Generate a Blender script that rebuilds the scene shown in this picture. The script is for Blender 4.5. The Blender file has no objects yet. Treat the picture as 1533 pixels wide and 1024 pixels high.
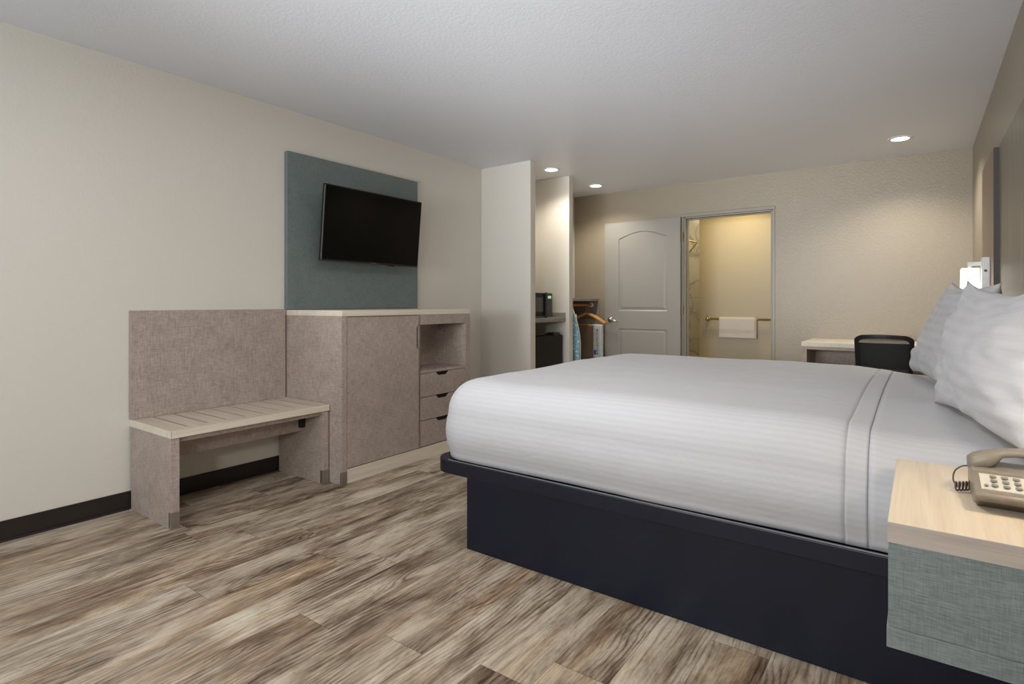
import bpy, bmesh, math, random
from mathutils import Vector, Matrix, noise
random.seed(7)
PI = math.pi
scene = bpy.context.scene
C = scene.collection

# ------------------------------------------------------------------ camera
FPX = 842.28
YAW = math.atan((1376.65 - 766.5) / FPX)
cam_d = bpy.data.cameras.new('camera')
cam = bpy.data.objects.new('camera', cam_d)
C.objects.link(cam)
cam.location = (0, 0, 1.12)
cam.rotation_euler = (PI / 2, 0, YAW)
cam_d.sensor_width = 36
cam_d.lens = FPX * 36 / 1533
cam_d.shift_y = -(512 - 453.98) / 1533
cam_d.clip_start = 0.02
scene.camera = cam

# ------------------------------------------------------------------ view, world
scene.view_settings.view_transform = 'Standard'
scene.view_settings.look = 'None'
scene.view_settings.exposure = 0.1
scene.view_settings.gamma = 1
scene.view_settings.use_curve_mapping = False
w = bpy.data.worlds.new('world')
scene.world = w
w.use_nodes = True
w.node_tree.nodes['Background'].inputs[0].default_value = (0.75, 0.87, 1, 1)
w.node_tree.nodes['Background'].inputs[1].default_value = 0.6


def light(kind, name, loc, power, color=(1, 1, 1), rot=(0, 0, 0), **kw):
    d = bpy.data.lights.new(name, kind)
    d.energy = power
    d.color = color
    for k, v in kw.items():
        setattr(d, k, v)
    o = bpy.data.objects.new(name, d)
    o.location = loc
    o.rotation_euler = rot
    C.objects.link(o)
    return o


def aim(o, target):
    o.rotation_euler = (Vector(target) - o.location).to_track_quat('-Z', 'Y').to_euler()


# daylight coming in through the front window behind the camera
L1 = light('AREA', 'window_daylight', (-1.75, -1.32, 1.45), 27, (0.84, 0.92, 1.0), shape='RECTANGLE', size=2.7, size_y=1.5)
aim(L1, (-1.75, 5, 1.45))
# photographer's lamp behind the camera, and its bounce on the ceiling
L2 = light('AREA', 'photo_lamp', (-0.42, -1.0, 1.5), 18, (1.0, 0.965, 0.91), shape='RECTANGLE', size=0.32, size_y=0.32)
aim(L2, (-1.8, 3.5, 0.95))
L3 = light('AREA', 'photo_bounce_lamp', (-1.5, -1.0, 1.3), 18, (0.94, 0.97, 1.0), shape='RECTANGLE', size=2.0, size_y=0.5, spread=math.radians(50))
aim(L3, (-1.35, 5.0, 2.45))
# overhead fill light, added above the near side of the room (outside the frame)
L4 = light('AREA', 'near_ceiling_lamp', (-1.25, 1.25, 2.37), 16, (1.0, 0.965, 0.93), shape='DISK', size=0.45)
# recessed down lights (power for each)
DOWN = [((-2.94, 4.72), 7), ((-2.94, 5.66), 10), ((-0.126, 5.47), 15)]
SCONCE_W = 5

# ------------------------------------------------------------------ material helpers
def lin(c):
    return tuple(((x / 255) / 12.92 if x / 255 <= 0.04045 else ((x / 255 + 0.055) / 1.055) ** 2.4) for x in c) + (1,)


class NT:
    def __init__(s, name):
        s.m = bpy.data.materials.new(name)
        s.m.use_nodes = True
        s.t = s.m.node_tree
        s.b = s.t.nodes['Principled BSDF']
        s.tc = None

    def n(s, typ, **kw):
        x = s.t.nodes.new(typ)
        for k, v in kw.items():
            setattr(x, k, v)
        return x

    def put(s, v, sock):
        if hasattr(v, 'is_output'):
            s.t.links.new(v, sock)
        elif v is not None:
            sock.default_value = v

    def co(s):
        if not s.tc:
            s.tc = s.n('ShaderNodeTexCoord')
        return s.tc.outputs['Object']

    def math(s, op, a, b=None, c=None):
        x = s.n('ShaderNodeMath', operation=op)
        s.put(a, x.inputs[0])
        if b is not None:
            s.put(b, x.inputs[1])
        if c is not None:
            s.put(c, x.inputs[2])
        return x.outputs[0]

    def map(s, v, scale=(1, 1, 1), loc=(0, 0, 0)):
        x = s.n('ShaderNodeMapping')
        s.put(v, x.inputs[0])
        x.inputs['Scale'].default_value = scale
        x.inputs['Location'].default_value = loc
        return x.outputs[0]

    def noise(s, v, scale=5, detail=4, rough=0.5, dist=0):
        x = s.n('ShaderNodeTexNoise')
        s.put(v, x.inputs['Vector'])
        x.inputs['Scale'].default_value = scale
        x.inputs['Detail'].default_value = detail
        x.inputs['Roughness'].default_value = rough
        x.inputs['Distortion'].default_value = dist
        return x.outputs[0]

    def ramp(s, v, stops, interp='LINEAR'):
        x = s.n('ShaderNodeValToRGB')
        x.color_ramp.interpolation = interp
        e = x.color_ramp.elements
        while len(e) < len(stops):
            e.new(0.5)
        for i, (p, c) in enumerate(stops):
            e[i].position = p
            e[i].color = c
        s.put(v, x.inputs[0])
        return x.outputs[0]

    def mix(s, f, a, b, typ='MIX'):
        x = s.n('ShaderNodeMix', data_type='RGBA', blend_type=typ)
        s.put(f, x.inputs[0])
        s.put(a, x.inputs[6])
        s.put(b, x.inputs[7])
        return x.outputs[2]

    def bump(s, h, strength=0.2, dist=0.002):
        x = s.n('ShaderNodeBump')
        x.inputs['Strength'].default_value = strength
        x.inputs['Distance'].default_value = dist
        s.put(h, x.inputs['Height'])
        s.t.links.new(x.outputs[0], s.b.inputs['Normal'])

    def fin(s, col=None, rough=0.5, metal=0, spec=0.5, **kw):
        if col is not None:
            s.put(col, s.b.inputs['Base Color'])
        s.put(rough, s.b.inputs['Roughness'])
        s.put(metal, s.b.inputs['Metallic'])
        s.b.inputs['Specular IOR Level'].default_value = spec
        for k, v in kw.items():
            s.put(v, s.b.inputs[k.replace('_', ' ')])
        return s.m


def g(v):
    return (v, v, v, 1)


def plain(name, col, rough=0.5, metal=0, spec=0.5, var=0.05, nscale=30, **kw):
    t = NT(name)
    n = t.noise(t.co(), nscale, 3)
    c = lin(col)
    d = tuple(x * (1 - var) for x in c[:3]) + (1,)
    e = tuple(min(1, x * (1 + var)) for x in c[:3]) + (1,)
    return t.fin(t.ramp(n, [(0.3, d), (0.7, e)]), rough, metal, spec, **kw)


def paint(name, col, rough=0.5, scale=70, strength=0.15, spec=0.5):
    t = NT(name)
    n = t.noise(t.co(), scale, 3, 0.55, 0.6)
    h = t.ramp(n, [(0.38, g(0)), (0.62, g(1))])
    big = t.noise(t.co(), 1.3, 2)
    c = lin(col)
    d = tuple(x * 0.975 for x in c[:3]) + (1,)
    t.bump(h, strength, 0.0018)
    return t.fin(t.mix(big, d, c), rough, 0, spec)


def linen(name, dark, light_, scale=1.0, rough=0.55, wh=0.5):
    t = NT(name)
    k = scale
    a = t.noise(t.map(t.co(), (26 * k, 26 * k, 520 * k)), 1, 4, 0.65)
    b = t.noise(t.map(t.co(), (420 * k, 420 * k, 22 * k)), 1, 4, 0.65)
    big = t.noise(t.co(), 9, 3)
    s = t.math('ADD', t.math('MULTIPLY', a, wh), t.math('MULTIPLY', b, 1 - wh))
    s = t.math('ADD', s, t.math('MULTIPLY', t.math('SUBTRACT', big, 0.5), 0.12))
    col = t.ramp(s, [(0.36, lin(dark)), (0.64, lin(light_))])
    t.bump(s, 0.15, 0.0006)
    return t.fin(col, rough, 0, 0.3)


def wood(name, dark, mid, light_, axis='x', rough=0.45, k=1.0):
    t = NT(name)
    sc = {'x': (1.2 * k, 22 * k, 22 * k), 'y': (22 * k, 1.2 * k, 22 * k), 'z': (22 * k, 22 * k, 1.2 * k)}[axis]
    fs = {'x': (6, 300, 300), 'y': (300, 6, 300), 'z': (300, 300, 6)}[axis]
    a = t.noise(t.map(t.co(), sc), 1, 5, 0.6, 1.2)
    b = t.noise(t.map(t.co(), fs), 1, 2)
    s = t.math('ADD', t.math('MULTIPLY', a, 0.75), t.math('MULTIPLY', b, 0.25))
    col = t.ramp(s, [(0.3, lin(dark)), (0.5, lin(mid)), (0.68, lin(light_))])
    return t.fin(col, rough, 0, 0.35)


def emit(name, col, strength):
    t = NT(name)
    n = t.noise(t.co(), 4, 1)
    c = lin(col)
    t.put(t.mix(t.math('MULTIPLY', n, 0.05), c, g(1)), t.b.inputs['Emission Color'])
    t.b.inputs['Emission Strength'].default_value = strength
    return t.fin(lin((250, 248, 240)), 0.5)


def floor_mat():
    t = NT('weathered_plank_vinyl')
    sep = t.n('ShaderNodeSeparateXYZ')
    t.put(t.co(), sep.inputs[0])
    X, Y = sep.outputs[0], sep.outputs[1]
    W, LN = 0.18, 1.22
    u = t.math('DIVIDE', t.math('ADD', X, 0.022 + 9), W)
    row = t.math('FLOOR', u)
    fu = t.math('FRACT', u)
    wn = t.n('ShaderNodeTexWhiteNoise', noise_dimensions='1D')
    t.put(row, wn.inputs['W'])
    v = t.math('ADD', t.math('DIVIDE', Y, LN), t.math('MULTIPLY', wn.outputs[0], 7.0))
    colm = t.math('FLOOR', v)
    fv = t.math('FRACT', v)
    cid = t.n('ShaderNodeCombineXYZ')
    t.put(row, cid.inputs[0])
    t.put(colm, cid.inputs[1])
    wn2 = t.n('ShaderNodeTexWhiteNoise', noise_dimensions='2D')
    t.put(cid.outputs[0], wn2.inputs['Vector'])
    r3 = t.n('ShaderNodeSeparateColor')
    t.put(wn2.outputs['Color'], r3.inputs[0])
    r1, r2, r3_ = r3.outputs[0], r3.outputs[1], r3.outputs[2]
    # plank space coordinates, offset for every plank
    pc = t.n('ShaderNodeCombineXYZ')
    t.put(t.math('ADD', X, t.math('MULTIPLY', r1, 31)), pc.inputs[0])
    t.put(t.math('ADD', Y, t.math('MULTIPLY', r2, 47)), pc.inputs[1])
    t.put(t.math('MULTIPLY', r3_, 13), pc.inputs[2])
    P = pc.outputs[0]
    # knots
    vor = t.n('ShaderNodeTexVoronoi')
    t.put(t.map(P, (3.4, 1.15, 1)), vor.inputs['Vector'])
    vor.inputs['Scale'].default_value = 1.0
    vd = vor.outputs['Distance']
    near = t.math('SUBTRACT', 1.0, t.math('SMOOTH_MIN', t.math('MULTIPLY', vd, 3.2), 1.0, 0.15))
    near = t.math('MAXIMUM', near, 0)
    # wavy cathedral grain
    warp = t.noise(t.map(P, (4.5, 1.3, 1)), 1, 3, 0.5, 0.3)
    warp2 = t.noise(t.map(P, (26, 4.0, 1)), 1, 3, 0.6)
    fld = t.math('ADD', t.math('MULTIPLY', warp, 58), t.math('MULTIPLY', warp2, 5.0))
    fld = t.math('ADD', fld, t.math('MULTIPLY', X, 330))
    fld = t.math('ADD', fld, t.math('MULTIPLY', t.math('POWER', near, 1.5), 30))
    ring = t.math('POWER', t.math('MULTIPLY_ADD', t.math('SINE', fld), 0.5, 0.5), 3.0)
    rmask = t.ramp(t.noise(t.map(P, (9, 1.6, 1), (5, 3, 2)), 1, 4, 0.6), [(0.40, g(0.1)), (0.62, g(1))])
    # fine fibres, broken saw marks and wide weathered stains
    fib = t.noise(t.map(P, (300, 8, 1)), 1, 4, 0.7)
    fib2 = t.noise(t.map(P, (95, 3.6, 1)), 1, 6, 0.7, 0.3)
    stain = t.noise(t.map(P, (9, 2.3, 1)), 1, 10, 0.70, 0.4)
    crack = t.ramp(t.noise(t.map(P, (150, 2.2, 1), (1, 8, 3)), 1, 3, 0.6), [(0.62, g(0)), (0.70, g(1))])
    s = t.math('MULTIPLY', fib2, 0.36)
    s = t.math('ADD', s, t.math('MULTIPLY', stain, 0.92))
    s = t.math('ADD', s, t.math('MULTIPLY', t.math('SUBTRACT', fib, 0.5), 0.22))
    s = t.math('SUBTRACT', s, t.math('MULTIPLY', t.math('MULTIPLY', ring, rmask), 0.13))
    s = t.math('SUBTRACT', s, t.math('MULTIPLY', crack, 0.09))
    s = t.math('ADD', s, t.math('MULTIPLY', t.math('SUBTRACT', r1, 0.5), 0.075))
    s = t.math('SUBTRACT', s, t.math('MULTIPLY', t.math('POWER', near, 3.0), 0.20))
    s = t.math('SUBTRACT', s, 0.105)
    greyc = t.ramp(s, [(0.28, lin((62, 50, 40))), (0.40, lin((112, 95, 78))), (0.50, lin((156, 140, 121))), (0.60, lin((190, 176, 156))), (0.74, lin((216, 205, 186)))])
    warmc = t.ramp(s, [(0.28, lin((70, 50, 34))), (0.40, lin((122, 95, 70))), (0.50, lin((160, 133, 104))), (0.60, lin((188, 164, 134))), (0.74, lin((212, 194, 166)))])
    ws = t.noise(t.map(P, (9, 1.1, 1), (3, 9, 4)), 1, 3)
    wf = t.ramp(t.math('ADD', ws, t.math('MULTIPLY', t.math('SUBTRACT', r3_, 0.5), 0.25)), [(0.52, g(0)), (0.78, g(0.8))])
    col = t.mix(wf, greyc, warmc)
    # seams
    ex = t.math('MINIMUM', fu, t.math('SUBTRACT', 1, fu))
    ey = t.math('MINIMUM', fv, t.math('SUBTRACT', 1, fv))
    sx = t.math('LESS_THAN', ex, 0.006)
    sy = t.math('LESS_THAN', ey, 0.0011)
    seam = t.math('MAXIMUM', sx, sy)
    col = t.mix(t.math('MULTIPLY', seam, 0.55), col, lin((60, 48, 38)))
    t.bump(t.math('SUBTRACT', t.math('MULTIPLY', s, 0.5), seam), 0.18, 0.0015)
    return t.fin(col, t.math('MULTIPLY_ADD', s, -0.2, 0.52), 0, 0.4)


def sheet_mat(name, axis, per=0.0165, off=0.0, amp=0.03):
    # satin stripes woven into white cotton; stripes repeat along the given axis
    t = NT(name)
    sep = t.n('ShaderNodeSeparateXYZ')
    if axis == 'uv':
        uvn = t.n('ShaderNodeUVMap')
        t.put(uvn.outputs[0], sep.inputs[0])
        a = sep.outputs[1]
    else:
        t.put(t.co(), sep.inputs[0])
        a = sep.outputs[axis]
    sn = t.math('SINE', t.math('MULTIPLY', a, 2 * PI / per))
    st = t.ramp(t.math('MULTIPLY_ADD', sn, 0.5, 0.5), [(0.4, g(0)), (0.6, g(1))])
    wr = t.noise(t.map(t.co(), (7, 7, 9)), 1, 5, 0.55, 0.8)
    fine = t.noise(t.co(), 160, 3)
    hgt = t.math('ADD', t.math('MULTIPLY', wr, 1.0), t.math('ADD', t.math('MULTIPLY', st, 0.03), t.math('MULTIPLY', fine, 0.03)))
    t.bump(hgt, 0.30, 0.012)
    c0 = lin((194, 194, 197))
    c1 = tuple(x * (1 - amp) for x in c0[:3]) + (1,)
    rg = t.math('MULTIPLY_ADD', st, 0.15, 0.55)
    return t.fin(t.mix(st, c0, c1), rg, 0, 0.25, Sheen_Weight=0.15)


def mesh_fabric():
    t = NT('black_chair_mesh')
    a = t.noise(t.co(), 300, 2)
    m = t.m
    out = t.t.nodes['Material Output']
    tr = t.n('ShaderNodeBsdfTransparent')
    mx = t.n('ShaderNodeMixShader')
    sep = t.n('ShaderNodeSeparateXYZ')
    t.put(t.co(), sep.inputs[0])
    hz = t.math('SINE', t.math('MULTIPLY', sep.outputs[0], 2 * PI / 0.006))
    vt = t.math('SINE', t.math('MULTIPLY', sep.outputs[2], 2 * PI / 0.006))
    hole = t.math('GREATER_THAN', t.math('MULTIPLY', hz, vt), 0.22)
    t.put(t.math('MULTIPLY', hole, 0.75), mx.inputs[0])
    t.put(t.b.outputs[0], mx.inputs[1])
    t.put(tr.outputs[0], mx.inputs[2])
    t.put(mx.outputs[0], out.inputs[0])
    t.fin(t.mix(a, lin((22, 23, 26)), lin((38, 39, 42))), 0.7)
    return m


def marble():
    t = NT('marble_tile')
    sep = t.n('ShaderNodeSeparateXYZ')
    t.put(t.co(), sep.inputs[0])
    n = t.noise(t.co(), 1.6, 4, 0.5, 0.8)
    d = t.math('ABSOLUTE', t.math('SUBTRACT', n, 0.5))
    c = t.ramp(d, [(0.0, lin((176, 172, 162))), (0.014, lin((214, 210, 200))), (0.2, lin((226, 222, 212)))])
    fz = t.math('FRACT', t.math('DIVIDE', sep.outputs[2], 0.6))
    ln = t.math('LESS_THAN', fz, 0.008)
    return t.fin(t.mix(ln, c, lin((160, 156, 146))), 0.25)


def printed(name, base, ink, sx=60, sz=60):
    t = NT(name)
    n = t.noise(t.map(t.co(), (sx, sx, sz)), 1, 3)
    return t.fin(t.ramp(n, [(0.55, lin(base)), (0.62, lin(ink))]), 0.6)


M = dict(
    cream=paint('cream_wall_paint', (226, 221, 211), 0.40, 70, 0.2),
    taupe=paint('taupe_wall_paint', (158, 147, 129), 0.38, 60, 0.3),
    ceil=paint('white_ceiling_paint', (230, 233, 240), 0.45, 60, 0.2),
    bathwall=paint('bathroom_wall_paint', (190, 178, 152), 0.45),
    floor=floor_mat(),
    basebd=plain('dark_vinyl_base', (38, 31, 29), 0.4),
    linen=linen('taupe_linen_laminate', (138, 124, 115), (202, 187, 176)),
    teal=linen('teal_linen_laminate', (100, 111, 110), (130, 141, 139), 1.2),
    tealb=linen('grey_green_linen_laminate', (100, 109, 108), (142, 151, 149), 1.25, 0.55, 0.66),
    creamwood=wood('pale_maple_edge', (216, 204, 184), (228, 218, 200), (236, 228, 212), 'y'),
    maple=wood('pale_maple_top', (214, 196, 170), (227, 211, 186), (236, 222, 199), 'y', 0.4),
    maplefront=wood('pale_maple_front', (168, 157, 146), (186, 175, 164), (198, 188, 178), 'x', 0.4),  # same maple as the top, front shade put into the colour
    seatwood=wood('bench_slat_wood', (190, 176, 158), (208, 194, 177), (220, 207, 190), 'x'),
    dark=plain('dark_gap', (26, 22, 22), 0.7),
    slot=plain('dark_slot', (40, 32, 28), 0.7),
    steel=plain('brushed_steel', (178, 172, 164), 0.35, 0.9),
    chrome=plain('satin_nickel', (205, 198, 185), 0.2, 1.0),
    brass=plain('polished_warm_metal', (225, 205, 160), 0.22, 1.0),
    navy=plain('navy_black_laminate', (11, 17, 38), 0.38, 0, 0.45, 0.12, 5),
    navyedge=plain('navy_black_edge', (10, 15, 34), 0.32, 0, 0.5),
    blackp=plain('black_plastic', (22, 22, 24), 0.35),
    blackm=plain('black_matte', (18, 18, 19), 0.6),
    screen=plain('dark_screen', (9, 9, 10), 0.16, 0, 0.15, 0.02),
    greyglass=plain('grey_oven_window', (92, 90, 86), 0.25),
    silver=plain('silver_trim', (170, 172, 176), 0.25, 0.8),
    doorp=plain('grey_door_paint', (152, 148, 142), 0.38, 0, 0.5, 0.015, 4),
    framep=plain('taupe_frame_paint', (150, 144, 132), 0.38, 0, 0.5, 0.02, 4),
    counter=plain('grey_counter', (150, 144, 136), 0.4, 0, 0.5, 0.12, 120),
    towel=plain('white_terry', (222, 214, 206), 0.9, 0, 0.1, 0.05, 300),
    hangerw=wood('honey_hanger_wood', (196, 134, 62), (220, 160, 86), (236, 184, 112), 'x', 0.35),
    rodw=wood('honey_rod_wood', (150, 96, 44), (182, 122, 62), (204, 146, 84), 'y', 0.4),
    bluecov=printed('blue_patterned_cotton', (126, 176, 192), (206, 226, 230), 50, 40),
    whitem=plain('white_metal', (225, 225, 224), 0.4),
    bagm=plain('taupe_cloth', (112, 98, 80), 0.8, 0, 0.2, 0.08, 60),
    card=printed('printed_white_card', (218, 220, 222), (150, 152, 156), 110, 190),
    blue=plain('blue_print', (40, 104, 168), 0.5),
    headb=wood('grey_olive_headboard', (118, 111, 96), (132, 125, 109), (145, 137, 121), 'z', 0.4, 0.8),
    slab=wood('tan_side_panel', (136, 114, 94), (152, 130, 108), (165, 143, 122), 'z', 0.4),
    slabedge=plain('dark_purple_edge', (62, 52, 52), 0.5),
    duvet=sheet_mat('striped_duvet_cotton', 'uv', 0.021),
    pillow=sheet_mat('striped_pillow_cotton', 'uv', 0.045, 0, 0.045),
    sheet=sheet_mat('white_sheet_cotton', 1, 0.021),
    meshf=mesh_fabric(),
    seatf=plain('black_seat_fabric', (26, 26, 28), 0.9, 0, 0.2, 0.2, 200),
    phone=plain('taupe_phone_plastic', (132, 124, 110), 0.35),
    phoned=plain('dark_taupe_phone_plastic', (84, 74, 62), 0.4),
    phonef=plain('light_phone_faceplate', (208, 205, 192), 0.4),
    key=plain('grey_phone_key', (140, 135, 125), 0.4),
    keyd=plain('dark_key_legend', (52, 46, 46), 0.5),
    red=plain('red_print', (196, 120, 100), 0.5),
    cord=plain('brown_phone_cord', (74, 58, 50), 0.35),
    green=emit('green_display', (90, 190, 110), 0.7),
    lamp=emit('downlight_lens', (255, 250, 240), 6.0),
    shade=emit('white_glass_shade', (255, 246, 232), 0.95),
    marble=marble(),
    bathfloor=plain('bathroom_floor_tile', (150, 142, 130), 0.4),
    yellow=plain('olive_cardboard', (132, 120, 74), 0.6),
)

# ------------------------------------------------------------------ mesh helpers
class MB:
    def __init__(s):
        s.bm = bmesh.new()
        s.uv = None

    def box(s, x0, y0, z0, x1, y1, z1):
        x0, x1 = min(x0, x1), max(x0, x1)
        y0, y1 = min(y0, y1), max(y0, y1)
        z0, z1 = min(z0, z1), max(z0, z1)
        v = [s.bm.verts.new(p) for p in [(x0, y0, z0), (x1, y0, z0), (x1, y1, z0), (x0, y1, z0), (x0, y0, z1), (x1, y0, z1), (x1, y1, z1), (x0, y1, z1)]]
        for f in [(0, 3, 2, 1), (4, 5, 6, 7), (0, 1, 5, 4), (1, 2, 6, 5), (2, 3, 7, 6), (3, 0, 4, 7)]:
            s.bm.faces.new([v[i] for i in f])
        return s

    def prism(s, pts, axis, a, b):
        # pts: 2D outline; axis x: (y,z); y: (x,z); z: (x,y)
        def mk(p, t):
            return {'x': (t, p[0], p[1]), 'y': (p[0], t, p[1]), 'z': (p[0], p[1], t)}[axis]
        A = [s.bm.verts.new(mk(p, a)) for p in pts]
        B = [s.bm.verts.new(mk(p, b)) for p in pts]
        s.bm.faces.new(A)
        s.bm.faces.new(B[::-1])
        n = len(pts)
        for i in range(n):
            s.bm.faces.new([A[i], B[i], B[(i + 1) % n], A[(i + 1) % n]])
        return s

    def tube(s, pts, r, seg=12, closed=False, cap=True):
        pts = [Vector(p) for p in pts]
        n = len(pts)
        rs = r if isinstance(r, (list, tuple)) else [r] * n
        rings = []
        up = None
        for i, p in enumerate(pts):
            if closed:
                t = (pts[(i + 1) % n] - pts[i - 1]).normalized()
            else:
                t = (pts[min(i + 1, n - 1)] - pts[max(i - 1, 0)]).normalized()
            if up is None:
                up = t.orthogonal().normalized()
            else:
                up = (up - t * up.dot(t))
                up = up.normalized() if up.length > 1e-6 else t.orthogonal().normalized()
            b = t.cross(up)
            rings.append([s.bm.verts.new(p + (up * math.cos(k * 2 * PI / seg) + b * math.sin(k * 2 * PI / seg)) * rs[i]) for k in range(seg)])
        m = n if closed else n - 1
        for i in range(m):
            A, B = rings[i], rings[(i + 1) % n]
            for k in range(seg):
                s.bm.faces.new([A[k], A[(k + 1) % seg], B[(k + 1) % seg], B[k]])
        if cap and not closed:
            s.bm.faces.new(rings[0][::-1])
            s.bm.faces.new(rings[-1])
        return s

    def lathe(s, prof, center=(0, 0, 0), seg=32, axis='z'):
        rings = []
        cx, cy, cz = center
        for r, z in prof:
            ring = []
            for k in range(seg):
                a = k * 2 * PI / seg
                p = (r * math.cos(a), r * math.sin(a), z)
                if axis == 'x':
                    p = (p[2], p[0], p[1])
                elif axis == 'y':
                    p = (p[0], p[2], p[1])
                ring.append(s.bm.verts.new((cx + p[0], cy + p[1], cz + p[2])))
            rings.append(ring)
        for A, B in zip(rings, rings[1:]):
            for k in range(seg):
                s.bm.faces.new([A[k], A[(k + 1) % seg], B[(k + 1) % seg], B[k]])
        s.bm.faces.new(rings[0][::-1])
        s.bm.faces.new(rings[-1])
        return s

    def grid(s, fn, nu, nv, uvf=None, closed_u=False):
        V = [[s.bm.verts.new(fn(i / nu, j / nv)) for j in range(nv + 1)] for i in range(nu + 1)]
        if uvf:
            s.uv = s.uv or s.bm.loops.layers.uv.new('uv')
        for i in range(nu):
            for j in range(nv):
                f = s.bm.faces.new([V[i][j], V[i + 1][j], V[i + 1][j + 1], V[i][j + 1]])
                if uvf:
                    for l, (a, b) in zip(f.loops, [(i, j), (i + 1, j), (i + 1, j + 1), (i, j + 1)]):
                        l[s.uv].uv = uvf(a / nu, b / nv)
        return s

    def build(s, name, mat, parent=None, bevel=0.0, smooth=False, seg=2, solid=0, sub=0, normals=True, dbl=False):
        if dbl:
            bmesh.ops.remove_doubles(s.bm, verts=s.bm.verts, dist=1e-5)
        if normals:
            bmesh.ops.recalc_face_normals(s.bm, faces=s.bm.faces)
        me = bpy.data.meshes.new(name)
        if parent is not None:
            off = -world_loc(parent)
            bmesh.ops.translate(s.bm, vec=off, verts=s.bm.verts)
        s.bm.to_mesh(me)
        s.bm.free()
        me.materials.append(mat)
        if smooth:
            me.polygons.foreach_set('use_smooth', [True] * len(me.polygons))
        o = bpy.data.objects.new(name, me)
        C.objects.link(o)
        if parent is not None:
            o.parent = parent
        if solid:
            md = o.modifiers.new('solid', 'SOLIDIFY')
            md.thickness = solid
            md.offset = -1
        if bevel:
            md = o.modifiers.new('bevel', 'BEVEL')
            md.width = bevel
            md.segments = seg
            md.limit_method = 'ANGLE'
            md.angle_limit = 0.6
            if not smooth:
                me.polygons.foreach_set('use_smooth', [True] * len(me.polygons))
                wn = o.modifiers.new('wn', 'WEIGHTED_NORMAL')
                wn.keep_sharp = False
        if sub:
            md = o.modifiers.new('sub', 'SUBSURF')
            md.levels = md.render_levels = sub
        return o


def world_loc(o):
    v = Vector((0, 0, 0))
    while o is not None:
        v = v + Vector(o.location)
        o = o.parent
    return v


def tag(o, label, cat, group=None):
    o['label'] = label
    o['category'] = cat
    if group:
        o['group'] = group
    return o


def thing(name, label, cat, loc, group=None):
    o = bpy.data.objects.new(name, None)
    o.empty_display_size = 0.1
    o.location = loc
    C.objects.link(o)
    return tag(o, label, cat, group)


def struct(o):
    o['kind'] = 'structure'
    return o


def bx(name, mat, parent, x0, y0, z0, x1, y1, z1, bevel=0.0015, **kw):
    return MB().box(x0, y0, z0, x1, y1, z1).build(name, mat, parent, bevel=bevel, **kw)


def place(o, parent=None):
    return o


# ------------------------------------------------------------------ room shell
XL, XR, YF, YB, ZC = -3.49, 0.365, -1.35, 6.15, 2.44
T = 0.12
struct(MB().box(XL - T, YF - T, -0.1, XR + T, YB + T, 0).build('floor', M['floor']))
struct(MB().box(XL - T, YF - T, ZC, XR + T, YB + T, ZC + 0.1).build('ceiling', M['ceil']))
struct(MB().box(XL - T, YF, 0, XL, YB + T, ZC).build('wall_left', M['cream']))
struct(MB().box(XR, YF, 0, XR + T, YB + T, ZC).build('wall_right', M['taupe']))
# back wall with door opening
DX0, DX1, DZ = -2.108, -1.204, 2.07
b = MB().box(XL, YB, 0, DX0, YB + T, ZC).box(DX1, YB, 0, XR, YB + T, ZC).box(DX0, YB, DZ, DX1, YB + T, ZC)
struct(b.build('wall_back', M['taupe']))
# front wall with window opening (behind the camera)
WX0, WX1, WZ0, WZ1 = -3.1, -0.4, 0.7, 2.2
b = MB().box(XL - T, YF - T, 0, WX0, YF, ZC).box(WX1, YF - T, 0, XR + T, YF, ZC).box(WX0, YF - T, 0, WX1, YF, WZ0).box(WX0, YF - T, WZ1, WX1, YF, ZC)
struct(b.build('wall_front', M['cream']))
# closet partitions
PX1, PX2 = -2.905, -2.935
struct(MB().box(XL, 4.30, 0, PX1, 4.385, ZC).build('wall_partition_near', M['cream'], bevel=0.004))
struct(MB().box(XL, 5.06, 0, PX2, 5.138, ZC).build('wall_partition_far', M['cream'], bevel=0.004))
# baseboards
def baseboard(name, x0, y0, x1, y1, toe=None):
    m = MB().box(x0, y0, 0, x1, y1, 0.098)
    if toe:
        m.box(*toe)
    struct(m.build(name, M['basebd'], bevel=0.002))
BT = 0.008
baseboard('baseboard_left', XL, YF, XL + BT, 4.30, (XL, YF, 0, XL + 0.018, 1.255, 0.010))
baseboard('baseboard_partition_near', XL + BT, 4.30 - BT, PX1, 4.30)
baseboard('baseboard_back_left', XL, YB - BT, DX0 - 0.06, YB)
baseboard('baseboard_back', DX1 + 0.05, YB - BT, XR, YB)
baseboard('baseboard_right', XR - BT, YF, XR, YB - BT)

# door frame on the back wall
dw = struct(MB().box(DX0 - 0.047, YB - 0.012, 0, DX0, YB, DZ).box(DX1, YB - 0.012, 0, DX1 + 0.024, YB, DZ + 0.0)
            .box(DX0 - 0.047, YB - 0.012, DZ, DX1 + 0.024, YB, DZ + 0.035)
            .box(DX0, YB, 0, DX0 + 0.018, YB + T, DZ).box(DX1 - 0.016, YB, 0, DX1, YB + T, DZ).box(DX0, YB, DZ - 0.016, DX1, YB + T, DZ)
            .box(DX0 + 0.018, YB + 0.05, 0, DX0 + 0.03, YB + 0.08, DZ).box(DX0, YB + 0.05, DZ - 0.028, DX1, YB + 0.08, DZ - 0.016)
            .build('trim_1', M['framep'], bevel=0.003))

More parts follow.
